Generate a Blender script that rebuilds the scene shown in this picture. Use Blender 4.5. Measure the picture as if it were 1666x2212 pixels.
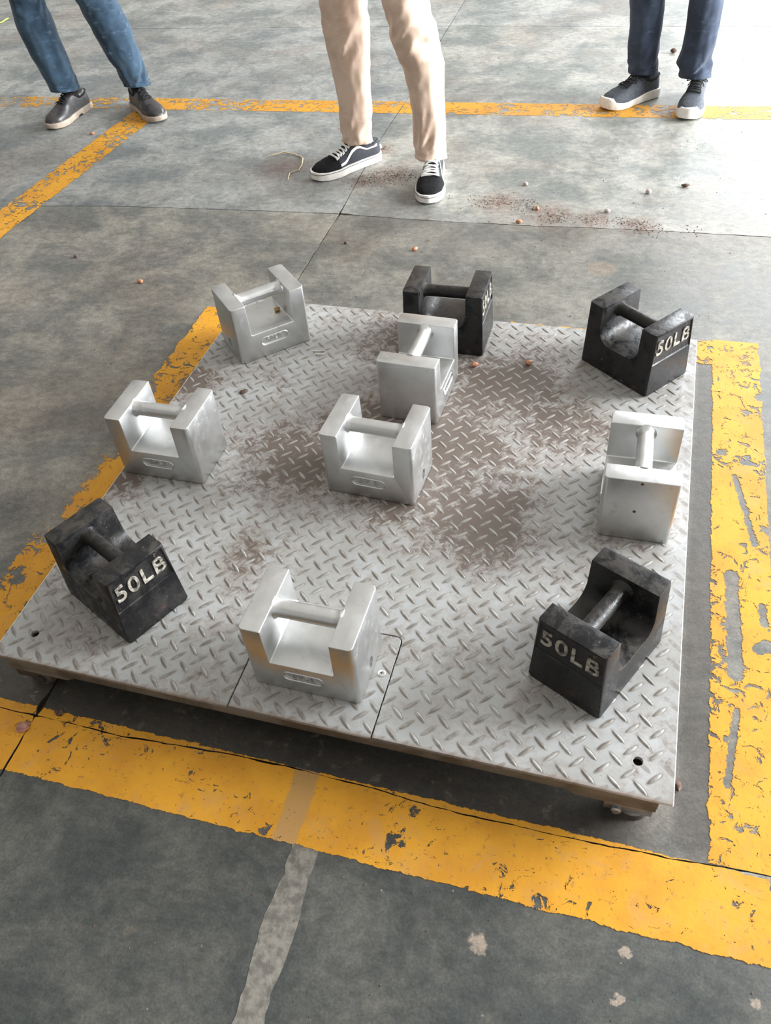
import bpy, bmesh, math, random
from mathutils import Vector, Matrix, noise
random.seed(7)
for o in list(bpy.data.objects): bpy.data.objects.remove(o)
SC = bpy.context.scene
COL = SC.collection
PI = math.pi
R = math.radians

# ------------------------------------------------------------ camera
cam = bpy.data.cameras.new('camera'); camo = bpy.data.objects.new('camera', cam); COL.objects.link(camo)
cam.sensor_fit = 'VERTICAL'; cam.sensor_height = 24.0; cam.sensor_width = 18.08
cam.lens = 1807.6/2212*24.0; cam.clip_start = 0.05; cam.clip_end = 200
rot = Matrix(((0.959335, -0.146785, 0.241102), (0.272514, 0.704246, -0.655571), (-0.073567, 0.694616, 0.715609)))
camo.matrix_world = Matrix.Translation((0.42188, -1.22555, 1.31626)) @ rot.to_4x4()
SC.camera = camo

# ------------------------------------------------------------ light and exposure
SC.view_settings.view_transform = 'Standard'; SC.view_settings.look = 'None'
SC.view_settings.gamma = 1.0; SC.view_settings.use_curve_mapping = False
SC.view_settings.exposure = 0.85
world = bpy.data.worlds.new('hall_ambient'); SC.world = world; world.use_nodes = True
bg = world.node_tree.nodes['Background']; bg.inputs[0].default_value = (1.0, 0.965, 0.90, 1); bg.inputs[1].default_value = 0.47

def area(name, loc, aim, sx, sy, power, col):
    l = bpy.data.lights.new(name, 'AREA'); l.shape = 'RECTANGLE'; l.size = sx; l.size_y = sy
    l.energy = power; l.color = col
    o = bpy.data.objects.new(name, l); COL.objects.link(o); o.location = loc
    o.rotation_euler = (Vector(aim)-Vector(loc)).to_track_quat('-Z', 'Y').to_euler()
    return o
area('door_daylight', (6.4, 2.9, 2.1), (0.5, 1.6, 0.3), 4.2, 3.8, 1330, (0.94, 0.97, 1.0))
area('far_opening_daylight', (3.2, 9.5, 4.2), (0.4, 1.5, 0.0), 5.0, 4.0, 600, (0.90, 0.95, 1.0))

# ------------------------------------------------------------ node helper
class G:
    def __init__(s, name, rough=0.5, metal=0.0):
        s.mat = bpy.data.materials.new(name); s.mat.use_nodes = True; s.nt = s.mat.node_tree
        s.b = s.nt.nodes['Principled BSDF']; s.out = s.nt.nodes['Material Output']
        s.b.inputs['Roughness'].default_value = rough; s.b.inputs['Metallic'].default_value = metal
        s._tc = None
    def n(s, t): return s.nt.nodes.new(t)
    def put(s, sock, v):
        if isinstance(v, bpy.types.NodeSocket): s.nt.links.new(v, sock)
        elif v is not None:
            if isinstance(v, (tuple, list)) and len(v) == 3 and sock.type == 'RGBA': v = (*v, 1)
            sock.default_value = v
    def m(s, op, a, b=None, c=None, clamp=False):
        n = s.n('ShaderNodeMath'); n.operation = op; n.use_clamp = clamp
        for k, v in enumerate((a, b, c)): s.put(n.inputs[k], v)
        return n.outputs[0]
    def vm(s, op, a, b=None, sc=None):
        n = s.n('ShaderNodeVectorMath'); n.operation = op; s.put(n.inputs[0], a)
        if b is not None: s.put(n.inputs[1], b)
        if sc is not None: s.put(n.inputs[3], sc)
        return n.outputs['Value'] if op in ('DOT_PRODUCT', 'LENGTH', 'DISTANCE') else n.outputs[0]
    def co(s):
        if s._tc is None: s._tc = s.n('ShaderNodeTexCoord').outputs['Object']
        return s._tc
    def world(s): return s.n('ShaderNodeNewGeometry').outputs['Position']
    def sep(s, v): n = s.n('ShaderNodeSeparateXYZ'); s.put(n.inputs[0], v); return n.outputs
    def comb(s, x, y, z): n = s.n('ShaderNodeCombineXYZ'); s.put(n.inputs[0], x); s.put(n.inputs[1], y); s.put(n.inputs[2], z); return n.outputs[0]
    def map(s, v, scale=(1, 1, 1), rz=0, loc=(0, 0, 0)):
        n = s.n('ShaderNodeMapping'); s.put(n.inputs[0], v); n.inputs['Scale'].default_value = scale
        n.inputs['Rotation'].default_value = (0, 0, rz); n.inputs['Location'].default_value = loc; return n.outputs[0]
    def noise(s, v, scale, detail=4, rough=0.55, dist=0.0):
        n = s.n('ShaderNodeTexNoise'); s.put(n.inputs['Vector'], v); n.inputs['Scale'].default_value = scale
        n.inputs['Detail'].default_value = detail; n.inputs['Roughness'].default_value = rough
        n.inputs['Distortion'].default_value = dist; return n.outputs[0]
    def ss(s, v, a, b):
        n = s.n('ShaderNodeMapRange'); n.interpolation_type = 'SMOOTHSTEP'; s.put(n.inputs[0], v)
        n.inputs[1].default_value = a; n.inputs[2].default_value = b; return n.outputs[0]
    def rng(s, v, a, b, c, d):
        n = s.n('ShaderNodeMapRange'); s.put(n.inputs[0], v)
        for k, x in enumerate((a, b, c, d)): n.inputs[k+1].default_value = x
        return n.outputs[0]
    def mix(s, f, a, b, mode='MIX'):
        n = s.n('ShaderNodeMix'); n.data_type = 'RGBA'; n.blend_type = mode
        s.put(n.inputs[0], f); s.put(n.inputs[6], a); s.put(n.inputs[7], b); return n.outputs[2]
    def col(s, v): s.put(s.b.inputs['Base Color'], v); return s
    def ro(s, v): s.put(s.b.inputs['Roughness'], v); return s
    def bump(s, h, strength=0.3, dist=0.002):
        n = s.n('ShaderNodeBump'); n.inputs['Strength'].default_value = strength; n.inputs['Distance'].default_value = dist
        s.put(n.inputs['Height'], h); s.put(s.b.inputs['Normal'], n.outputs[0]); return s
    def capsule(s, p, a, b, r):          # distance minus radius to a 2D segment in the xy plane
        ax, ay = a; dx, dy = b[0]-ax, b[1]-ay; L = dx*dx+dy*dy
        q = s.vm('SUBTRACT', p, (ax, ay, 0)); t = s.m('DIVIDE', s.vm('DOT_PRODUCT', q, (dx, dy, 0)), L, clamp=True)
        return s.m('SUBTRACT', s.vm('LENGTH', s.vm('SUBTRACT', q, s.vm('SCALE', (dx, dy, 0), sc=t))), r)
    def blob(s, p, c, r0, r1):           # 1 inside r0, 0 beyond r1
        return s.ss(s.vm('DISTANCE', p, (c[0], c[1], 0)), r1, r0)

def flat(v, g):                           # drop z
    x = g.sep(v); return g.comb(x[0], x[1], 0.0)

# ------------------------------------------------------------ materials
def mat_floor():
    g = G('worn_concrete'); P = flat(g.world(), g); x, y, _ = g.sep(P)
    sw = g.noise(g.map(P, (1, 1.25, 1), R(-12)), 3.2, 12, 0.66, .25)
    sw2 = g.noise(g.map(P, (1.5, 1, 1), R(25), (3, 7, 0)), 7.5, 10, 0.70, .5)
    streak = g.noise(g.map(P, (1, 5.0, 1), R(-20), (1, 2, 0)), 9, 8, .72, .9)
    fine = g.noise(P, 230, 3, 0.75)
    c = g.mix(g.ss(sw, .38, .60), (.150, .160, .150), (.300, .295, .265))
    c = g.mix(g.m('MULTIPLY', g.ss(sw2, .47, .68), .60), c, (.110, .120, .112))
    c = g.mix(g.m('MULTIPLY', g.ss(streak, .52, .70), .38), c, (.105, .110, .104))
    c = g.mix(g.m('MULTIPLY', g.ss(streak, .45, .30), .40), c, (.37, .36, .33))
    brown = g.ss(g.noise(P, 2.2, 8, .65, .3), .47, .66)
    c = g.mix(g.m('MULTIPLY', brown, .42), c, (.225, .180, .142))
    # slabs nearest the viewer are a darker, greener pour
    near = g.ss(y, -.640, -.650)
    nc = g.mix(g.ss(g.noise(P, 5, 7, .7, .6), .35, .68), (.026, .031, .030), (.078, .078, .070))
    nc = g.mix(g.m('MULTIPLY', g.ss(g.noise(P, 11, 5, .6, .3), .60, .74), .5), nc, (.125, .108, .080))
    c = g.mix(near, c, nc)
    # left bay is browner and darker
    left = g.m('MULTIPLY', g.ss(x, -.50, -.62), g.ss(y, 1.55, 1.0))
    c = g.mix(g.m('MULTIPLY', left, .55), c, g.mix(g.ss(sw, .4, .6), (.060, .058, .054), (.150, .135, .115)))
    # greasy dark band beside the platform
    gx = g.m('MULTIPLY', g.ss(y, -.648, -.636), g.m('MULTIPLY', g.ss(y, -.40, -.55), g.ss(x, .62, .50)))
    gr = g.mix(g.ss(g.noise(P, 34, 5, .6, .4), .56, .72), (.040, .034, .029), (.150, .130, .105))
    c = g.mix(g.m('MULTIPLY', gx, .9), c, gr)
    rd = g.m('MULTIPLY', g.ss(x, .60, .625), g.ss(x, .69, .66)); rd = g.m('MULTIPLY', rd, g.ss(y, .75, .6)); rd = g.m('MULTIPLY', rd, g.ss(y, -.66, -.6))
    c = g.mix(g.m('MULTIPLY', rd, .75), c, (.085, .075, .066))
    # red-brown dust where it was spilled
    d = None
    for ce, r0, r1 in (((-.47, 1.60), .02, .13), ((-.56, 1.55), .01, .07), ((.13, 1.39), .01, .13), ((.28, 1.37), .01, .10), ((-.04, 1.45), .005, .12), ((-.9, 1.63), .01, .16), ((.42, 1.35), .01, .10), ((-.55, 1.82), .0, .08)):
        b = g.blob(P, ce, r0, r1); d = b if d is None else g.m('MAXIMUM', d, b)
    dust = g.m('MULTIPLY', d, g.ss(g.noise(P, 40, 7, .8), .36, .58))
    c = g.mix(g.m('MULTIPLY', dust, .85), c, (.150, .085, .058))
    # pale scrapes and chips
    ch = g.ss(g.noise(g.map(P, (1, 1, 1), 0, (9, 2, 0)), 9, 6, .7), .69, .73)
    c = g.mix(g.m('MULTIPLY', ch, .5), c, (.34, .30, .25))
    sp = g.ss(g.noise(P, 75, 2, .5), .755, .77)
    c = g.mix(g.m('MULTIPLY', sp, .7), c, (.36, .30, .24))
    dk = g.ss(g.noise(g.map(P, (1, 1, 1), 0, (4, 5, 0)), 60, 2, .5), .74, .76)
    c = g.mix(g.m('MULTIPLY', dk, .7), c, (.03, .025, .02))
    for (cx, cy, r) in ((.351, -.834, .016), (.554, -.791, .010), (.55, -.856, .009), (.73, -.814, .008), (.333, 1.076, .05)):
        w = g.m('ADD', g.vm('DISTANCE', P, (cx, cy, 0)), g.m('MULTIPLY', g.m('SUBTRACT', g.noise(P, 70, 4, .7), .5), .03))
        c = g.mix(g.m('MULTIPLY', g.ss(w, r, r*.6), .75), c, (.30, .24, .19))
    c = g.mix(g.m('MULTIPLY', g.ss(fine, .35, .65), .30), c, (.02, .02, .02), 'MULTIPLY') if False else g.mix(.55, c, g.mix(g.ss(fine, .30, .70), (.30, .30, .30), (.70, .70, .70)), 'OVERLAY')
    mott = g.noise(g.map(P, (1, 1.3, 1), R(-15)), 38, 8, .78, .2)
    c = g.mix(.55, c, g.mix(g.ss(mott, .36, .64), (.30, .30, .31), (.70, .69, .67)), 'OVERLAY')
    c = g.mix(1.0, c, g.n('ShaderNodeObjectInfo').outputs['Color'], 'MULTIPLY')
    g.col(c); g.ro(g.rng(sw, .3, .7, .42, .62))
    h = g.m('ADD', g.m('MULTIPLY', g.noise(P, 22, 5, .6), .6), g.m('MULTIPLY', fine, .25))
    g.bump(h, .28, .003); g.b.inputs['Specular IOR Level'].default_value = .5
    return g.mat
M_FLOOR = mat_floor()

def simple(name, c, r=.5, metal=0.0, var=.15, scale=30, bump=.15, bd=.001, c2=None, spec=.5):
    g = G(name, r, metal); v = g.noise(g.co(), scale, 4, .6)
    c2 = c2 or tuple(max(0, k*(1-var*2)) for k in c)
    g.col(g.mix(g.ss(v, .35, .65), c2, c)); g.b.inputs['Specular IOR Level'].default_value = spec
    if bump: g.bump(v, bump, bd)
    return g.mat

def mat_yellow(name, hw, wear, specials=(), fade=None, edge=.010, extra=None, wa=.024):
    g = G(name, .55); g.b.inputs['Specular IOR Level'].default_value = .3; L = g.co(); P = flat(L, g); x, y, _ = g.sep(L)
    c = g.mix(g.ss(g.noise(P, 9, 5, .6), .38, .66), (.58, .275, .018), (.49, .218, .015))
    c = g.mix(g.m('MULTIPLY', g.ss(g.noise(g.map(P, (1, 1, 1), 0, (3, 1, 0)), 14, 6, .7, .6), .50, .68), .45), c, (.42, .235, .085))
    c = g.mix(g.m('MULTIPLY', g.ss(g.noise(P, 85, 3, .7), .60, .68), .6), c, (.22, .13, .04))
    if extra: c = extra(g, P, c)
    g.col(c)
    rag = g.m('ADD', g.m('MULTIPLY', g.m('SUBTRACT', g.noise(P, 16, 6, .7), .5), edge*3.2), g.m('MULTIPLY', g.m('SUBTRACT', g.noise(P, 120, 3, .6), .5), edge*.9))
    inside = g.m('SUBTRACT', hw-edge*.4, g.m('ADD', g.m('ABSOLUTE', y), rag))
    n1 = g.noise(g.map(P, (1, 1, 1), R(20), (5, 5, 0)), 38, 6, .72, .8)
    n2 = g.noise(P, 6.5, 4, .6, .3)
    field = g.m('ADD', g.m('MULTIPLY', n1, .68), g.m('MULTIPLY', n2, .32))
    if fade is not None: field = g.m('ADD', field, fade(g, P, x, y))
    keep = g.ss(field, wear+.012, wear)
    n3 = g.ss(g.noise(g.map(P, (1, 3, 1), R(35)), 30, 5, .75, 1.5), .665, .655)
    keep = g.m('MULTIPLY', keep, n3)
    keep = g.m('MULTIPLY', keep, g.ss(inside, 0.0, .0012))
    wob = g.m('MULTIPLY', g.m('SUBTRACT', g.noise(P, 48, 6, .75), .5), wa)
    for a, b, r in specials:
        keep = g.m('MULTIPLY', keep, g.ss(g.m('ADD', g.capsule(P, a, b, r), wob), -.0005, .001))
    tr = g.n('ShaderNodeBsdfTransparent'); mx = g.n('ShaderNodeMixShader')
    g.put(mx.inputs[0], keep); g.nt.links.new(tr.outputs[0], mx.inputs[1]); g.nt.links.new(g.b.outputs[0], mx.inputs[2])
    g.nt.links.new(mx.outputs[0], g.out.inputs[0]); g.bump(g.noise(P, 120, 4, .6), .25, .001)
    return g.mat

HX_ = .5964
def mat_plate():
    g = G('painted_tread_plate', .42); P = flat(g.world(), g); x, y, _ = g.sep(P)
    c = g.mix(g.ss(g.noise(P, 7, 5, .6), .35, .65), (.285, .286, .272), (.350, .358, .358))
    # grime that settled between the lugs, heaviest in the middle and by the left edge
    d = None
    for ce, r0, r1, k in (((.02, .10), .05, .36, 1), ((.16, .32), .02, .26, 1), ((-.22, -.02), .0, .22, 1), ((.20, -.10), .0, .20, 1), ((-.60, -.12), .0, .12, 1.0), ((-.59, .22), .0, .12, .9), ((-.05, .50), .0, .28, .8), ((-.22, -.28), .0, .14, .45), ((.3, .2), .0, .2, .8)):
        b = g.m('MULTIPLY', g.blob(P, ce, r0, r1), k); d = b if d is None else g.m('MAXIMUM', d, b)
    n = g.m('ADD', g.m('MULTIPLY', g.noise(P, 6, 4, .6, .3), .42), g.m('MULTIPLY', g.noise(P, 42, 7, .75, .3), .58))
    mask = g.ss(g.m('ADD', g.m('MULTIPLY', d, .215), n), .57, .66)
    soft = g.ss(g.m('ADD', g.m('MULTIPLY', d, .22), n), .44, .64)
    c = g.mix(g.m('MULTIPLY', soft, .72), c, (.205, .172, .148))
    c = g.mix(g.m('MULTIPLY', mask, .86), c, (.088, .062, .047))
    # worn rim of dirt hugging every lug
    rim = None
    for (ox, oy, an) in ((.430, -.589, -43), (.4495, -.5695, 46.5)):
        u = g.m('MULTIPLY', g.m('SUBTRACT', g.m('FRACT', g.m('ADD', g.m('DIVIDE', g.m('SUBTRACT', x, ox), .039), 50.5)), .5), .039)
        v = g.m('MULTIPLY', g.m('SUBTRACT', g.m('FRACT', g.m('ADD', g.m('DIVIDE', g.m('SUBTRACT', y, oy), .039), 50.5)), .5), .039)
        ca, sa = math.cos(R(an)), math.sin(R(an))
        a = g.m('DIVIDE', g.m('ADD', g.m('MULTIPLY', u, ca), g.m('MULTIPLY', v, sa)), .0158)
        b = g.m('DIVIDE', g.m('SUBTRACT', g.m('MULTIPLY', v, ca), g.m('MULTIPLY', u, sa)), .0042)
        e = g.m('SQRT', g.m('ADD', g.m('MULTIPLY', a, a), g.m('MULTIPLY', b, b)))
        rim = e if rim is None else g.m('MINIMUM', rim, e)
    rm = g.m('MULTIPLY', g.ss(rim, 1.25, .95), g.ss(g.noise(P, 40, 4, .6), .35, .6))
    c = g.mix(g.m('MULTIPLY', rm, .6), c, (.13, .105, .085))
    sp = g.ss(g.noise(P, 130, 3, .6), .66, .70); c = g.mix(g.m('MULTIPLY', sp, .45), c, (.12, .09, .07))
    edge = g.ss(g.m('ADD', y, g.m('MULTIPLY', g.noise(P, 45, 4, .7), .012)), -.590, -.597)
    c = g.mix(g.m('MULTIPLY', edge, .5), c, (.16, .11, .08))
    edge_glint = g.ss(g.m('ABSOLUTE', x), HX_-.0016, HX_-.0008)           # painted highlight: long edges lightened so the door-lit one shows white
    c = g.mix(g.m('MULTIPLY', edge_glint, .85), c, (.78, .78, .76))
    g.col(c); g.ro(g.m('ADD', .38, g.m('MULTIPLY', soft, .3)))
    g.bump(g.noise(P, 260, 3, .6), .12, .0006)
    return g.mat
M_PLATE = mat_plate()

def mat_lug():
    g = G('worn_tread_lug', .46); P = flat(g.world(), g)
    n = g.noise(P, 30, 4, .6)
    c = g.mix(g.ss(n, .40, .60), (.165, .148, .128), (.275, .268, .252))
    mid = g.m('MAXIMUM', g.blob(P, (.05, .2), .15, .5), g.blob(P, (-.05, .5), .05, .35))
    c = g.mix(g.m('MULTIPLY', mid, .75), c, (.270, .245, .220))
    g.col(c); g.b.inputs['Metallic'].default_value = .12
    return g.mat
M_LUG = mat_lug()

def mat_silver():
    g = G('aluminium_painted_iron', .36, 1.0); P = g.co()
    n = g.noise(P, 16, 5, .6, .4); n2 = g.noise(P, 60, 3, .6)
    c = g.mix(g.ss(n, .35, .65), (.55, .555, .55), (.62, .625, .62))
    c = g.mix(g.m('MULTIPLY', g.ss(n2, .62, .72), .35), c, (.38, .36, .32))
    g.col(c); g.ro(g.m('ADD', g.rng(n, .3, .7, .34, .42), g.m('MULTIPLY', g.ss(n2, .55, .7), .08)))
    g.bump(g.noise(P, 420, 3, .6), .10, .0005)
    return g.mat
M_SILVER = mat_silver()

def mat_black():
    g = G('black_enamelled_iron', .42); P = g.co()
    n = g.noise(P, 22, 6, .72, .5); n2 = g.noise(P, 80, 4, .6); z = g.sep(P)[2]
    c = g.mix(g.ss(n, .35, .7), (.0050, .0052, .0065), (.016, .015, .0135))
    up = g.sep(g.n('ShaderNodeNewGeometry').outputs['Normal'])[2]
    dusty = g.m('MULTIPLY', g.ss(up, .4, .95), g.ss(n, .42, .62))          # dust lies on upward faces
    c = g.mix(g.m('MULTIPLY', dusty, .45), c, (.060, .050, .040))
    c = g.mix(g.m('MULTIPLY', g.ss(n2, .66, .72), .6), c, (.14, .11, .085))
    low = g.m('MULTIPLY', g.ss(z, .045, .0), g.ss(g.noise(P, 35, 4, .7), .58, .68))
    c = g.mix(g.m('MULTIPLY', low, .6), c, (.12, .045, .035))
    g.b.inputs['Specular IOR Level'].default_value = .32
    g.col(c); g.ro(g.m('ADD', .26, g.m('MULTIPLY', g.ss(n, .4, .62), .35)))
    g.bump(g.m('ADD', g.noise(P, 60, 5, .65), g.m('MULTIPLY', n, .6)), .45, .0018)
    return g.mat
M_BLACK = mat_black()
M_LETTER = simple('worn_bare_letter', (.44, .41, .35), .42, .3, .3, 90, .3, .0006, (.09, .08, .068))
M_RUST = simple('grimy_steel', (.085, .072, .055), .6, .1, .3, 24, .4, .002, (.032, .025, .019))
M_SKIRT = simple('grimy_grey_paint', (.135, .122, .103), .55, 0, .3, 14, .25, .001, (.060, .048, .036))
M_DARK = simple('near_black', (.018, .015, .013), .8)  # near-black tone for the screw cross and the left bolts
M_STEEL = simple('dull_steel', (.42, .42, .44), .35, .9, .2, 30, .2, .001)
M_GROUT = simple('joint_dirt', (.060, .043, .032), .9, 0, .3, 60, .5, .003)
M_STRIP = simple('mortar_strip', (.185, .170, .145), .8, 0, .25, 60, .5, .002, (.095, .088, .075))
M_SEED = simple('orange_seed', (.50, .205, .105), .5, 0, .2, 200, .2, .0005)
M_PALE = simple('pale_pebble', (.55, .47, .42), .7, 0, .2, 120, .3, .001)
M_CLOD = simple('brown_clod', (.13, .08, .055), .9, 0, .3, 150, .6, .001)
M_PINK = simple('pink_lump', (.42, .20, .16), .8, 0, .2, 60, .5, .003)
M_STRAW = simple('straw', (.72, .55, .33), .45, 0, .1, 60, 0)
M_WIRE = simple('bright_wire', (.85, .83, .75), .25, .8, .1, 60, 0)
M_LEAF = simple('green_blade', (.42, .52, .10), .5, 0, .1, 40, 0)
M_SCREW = simple('screw_steel', (.62, .60, .57), .35, .8, .2, 80, .2, .0005)

def cloth(name, c1, c2, fadec, rough=.9, weave=900):
    g = G(name, rough); P = g.co()
    n = g.noise(P, 9, 5, .6, .3)
    c = g.mix(g.ss(n, .35, .65), c1, c2)
    c = g.mix(g.m('MULTIPLY', g.ss(g.noise(g.map(P, (1, 1, 2.5)), 26, 4, .6), .55, .75), .5), c, fadec)
    g.col(c); g.b.inputs['Specular IOR Level'].default_value = .2
    w = g.noise(P, 240, 2, .5); g.bump(w, .25, .0008)
    try: g.b.inputs['Sheen Weight'].default_value = .15
    except Exception: pass
    return g.mat
M_JEAN1 = cloth('washed_blue_denim', (.022, .043, .070), (.044, .080, .122), (.12, .19, .27))
M_JEAN3 = cloth('dark_blue_denim', (.024, .034, .055), (.042, .058, .092), (.08, .11, .165))
M_CHINO = cloth('beige_twill', (.56, .41, .32), (.68, .52, .415), (.72, .58, .48))
M_LTHR = simple('black_leather', (.020, .020, .023), .36, 0, .2, 40, .3, .001, (.045, .040, .038))
M_TANSOLE = simple('tan_rubber', (.42, .34, .27), .6, 0, .15, 40, .2, .001)
M_SUEDE = simple('black_suede', (.008, .009, .010), .85, 0, .2, 120, .3, .001, spec=.2)
M_CANVAS = simple('navy_canvas', (.024, .027, .036), .8, 0, .2, 200, .3, .0008)
M_WHITE = simple('white_rubber', (.80, .77, .72), .55, 0, .08, 30, .1, .001)
M_LACEW = simple('white_lace', (.80, .80, .78), .8, 0, .08, 200, .3, .0008)
M_LACEB = simple('black_lace', (.012, .012, .014), .8, 0, .1, 200, .3, .0008)
M_KNIT = simple('grey_knit', (.075, .085, .105), .85, 0, .2, 160, .4, .001)
M_SOCK = simple('dark_sock', (.02, .018, .02), .9)
M_SKIN = simple('skin', (.42, .26, .18), .55)
M_SHIRT = simple('cotton_shirt', (.32, .36, .42), .85)
M_HAIR = simple('dark_hair', (.015, .012, .010), .6)

# ------------------------------------------------------------ mesh helpers
def obj(name, mesh, mat, parent=None, smooth=None):
    o = bpy.data.objects.new(name, mesh); COL.objects.link(o)
    if mat is not None and not len(mesh.materials): mesh.materials.append(mat)
    if smooth is not None:
        mesh.polygons.foreach_set('use_smooth', [True]*len(mesh.polygons))
        mesh.set_sharp_from_angle(angle=R(smooth))
    if parent is not None: o.parent = parent
    return o
def bobj(name, bm, mat, parent=None, smooth=None):
    bmesh.ops.recalc_face_normals(bm, faces=bm.faces)
    me = bpy.data.meshes.new(name); bm.to_mesh(me); bm.free(); return obj(name, me, mat, parent, smooth)
def pobj(name, v, f, mat, parent=None, smooth=None):
    me = bpy.data.meshes.new(name); me.from_pydata([tuple(p) for p in v], [], f); me.update(); return obj(name, me, mat, parent, smooth)
def tag(o, label=None, cat=None, group=None, kind=None):
    if label: o['label'] = label
    if cat: o['category'] = cat
    if group: o['group'] = group
    if kind: o['kind'] = kind
    return o
def empty(name, loc=(0, 0, 0), rz=0):
    o = bpy.data.objects.new(name, None); COL.objects.link(o); o.location = loc; o.rotation_euler = (0, 0, rz); o.empty_display_size = .05; return o
def box(bm, x0, x1, y0, y1, z0, z1, bev=0):
    r = bmesh.ops.create_cube(bm, size=1); vs = r['verts']
    for v in vs: v.co = Vector(((x0+x1)/2+v.co.x*(x1-x0), (y0+y1)/2+v.co.y*(y1-y0), (z0+z1)/2+v.co.z*(z1-z0)))
    if bev:
        es = list({e for v in vs for e in v.link_edges}); bmesh.ops.bevel(bm, geom=es, offset=bev, segments=2, affect='EDGES', profile=.5)
def tube(bm, pts, rad, seg=8, cap=True):
    pts = [Vector(p) for p in pts]; rings = []; up = Vector((0, 0, 1))
    for i, p in enumerate(pts):
        d = (pts[min(i+1, len(pts)-1)]-pts[max(i-1, 0)]).normalized()
        a = d.cross(up if abs(d.z) < .95 else Vector((1, 0, 0))).normalized(); b = a.cross(d).normalized()
        r = rad[i] if isinstance(rad, (list, tuple)) else rad
        rings.append([bm.verts.new(p+a*math.cos(2*PI*k/seg)*r+b*math.sin(2*PI*k/seg)*r) for k in range(seg)])
    for A, B in zip(rings, rings[1:]):
        for k in range(seg): bm.faces.new((A[k], A[(k+1) % seg], B[(k+1) % seg], B[k]))
    if cap: bm.faces.new(rings[0][::-1]); bm.faces.new(rings[-1])
def rings_mesh(bm, rings, cap=True):
    R_ = [[bm.verts.new(p) for p in r] for r in rings]; n = len(rings[0])
    for A, B in zip(R_, R_[1:]):
        for k in range(n): bm.faces.new((A[k], A[(k+1) % n], B[(k+1) % n], B[k]))
    if cap: bm.faces.new(R_[0][::-1]); bm.faces.new(R_[-1])
def evaluated(o):                         # bake modifiers or a curve into a new mesh
    bpy.context.view_layer.update()
    dg = bpy.context.evaluated_depsgraph_get()
    return bpy.data.meshes.new_from_object(o.evaluated_get(dg), depsgraph=dg)
def bake(o):
    me = evaluated(o); mats = list(o.data.materials)
    if o.type == 'MESH':
        old = o.data; o.modifiers.clear(); o.data = me
        if not len(me.materials):
            for m_ in mats: me.materials.append(m_)
    return o
def curve_mesh(polys, depth, bevel=0.0):  # filled outlines with holes, extruded both ways by depth/2
    cu = bpy.data.curves.new('outline', 'CURVE'); cu.dimensions = '2D'; cu.fill_mode = 'BOTH'; cu.extrude = depth/2-bevel
    cu.bevel_depth = bevel; cu.bevel_resolution = 1; cu.offset = -bevel
    for p in polys:
        s = cu.splines.new('POLY'); s.points.add(len(p)-1); s.use_cyclic_u = True
        for k, q in enumerate(p): s.points[k].co = (q[0], q[1], 0, 1)
    o = bpy.data.objects.new('outline', cu); COL.objects.link(o); me = evaluated(o); bpy.data.objects.remove(o); me.materials.clear(); return me
def text_mesh(s, size, extrude, spacing=1.0, offset=0.0, bevel=0.0):
    cu = bpy.data.curves.new('lettering', 'FONT'); cu.body = s; cu.size = size; cu.extrude = extrude; cu.align_x = 'CENTER'; cu.align_y = 'CENTER'
    cu.space_character = spacing; cu.offset = offset; cu.resolution_u = 6; cu.bevel_depth = bevel; cu.bevel_resolution = 1
    o = bpy.data.objects.new('lettering', cu); COL.objects.link(o); me = evaluated(o); bpy.data.objects.remove(o); me.materials.clear(); return me
def interp(tab, t):
    if t <= tab[0][0]: return tab[0][1]
    for (a, va), (b, vb) in zip(tab, tab[1:]):
        if t <= b: return va+(vb-va)*(t-a)/(b-a)
    return tab[-1][1]
def smoothi(tab, t):
    if t <= tab[0][0]: return tab[0][1]
    for (a, va), (b, vb) in zip(tab, tab[1:]):
        if t <= b: k = (t-a)/(b-a); k = k*k*(3-2*k); return va+(vb-va)*k
    return tab[-1][1]

# ------------------------------------------------------------ floor: a dirt bed with cast slabs on it
bm = bmesh.new(); box(bm, -9, 9, -4.5, 12, -.10, -.012)
floor = bobj('floor', bm, M_GROUT); tag(floor, kind='structure')
VJ = [[(-9, -6.5)], [(-9, -4.53)], [(-9, -2.56)], [(-2.6, -.44), (-.7, -.512), (.86, -.555), (1.3, -.56), (1.92, -.592), (2.3, -.592), (3.0, -.62), (3.7, -.638), (9, -.85)],
      [(-9, 1.45)], [(-9, 3.45)], [(-9, 5.45)], [(-9, 7.4)]]
HJ = [[(-9, -2.6)], [(-3, -.66), (-.58, -.655), (-.35, -.655), (-.12, -.641), (.06, -.639), (.29, -.650), (.52, -.645), (.75, -.632), (2, -.62)],
      [(-4, 1.02), (-1.82, 1.20), (-1.43, 1.251), (-.95, 1.283), (-.56, 1.303), (-.29, 1.296), (.06, 1.304), (.45, 1.326), (.81, 1.331), (2, 1.36)],
      [(-4, 3.10), (-2.6, 3.18), (-1.63, 3.22), (-.56, 3.272), (.11, 3.28), (.81, 3.294), (2, 3.32)], [(-9, 5.2)], [(-9, 7.2)], [(-9, 9.1)]]
def jit(t, s): return .0016*noise.noise((t*17, s*3.7, 1.3))+.0011*noise.noise((t*70, s*5.1, 2.2))
def gapw(x, y):
    g = .0017
    if abs(y+.645) < .05: g = .0009
    g += .007*math.exp(-(((x+.520)/.03)**2+((y+.635)/.022)**2)) if y > -.648 else 0
    g += .006*math.exp(-((x+.548)**2+(y-1.308)**2)/.0005) + .006*math.exp(-((x+2.53)**2+(y-3.18)**2)/.002)
    return g
slabs = []
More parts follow.
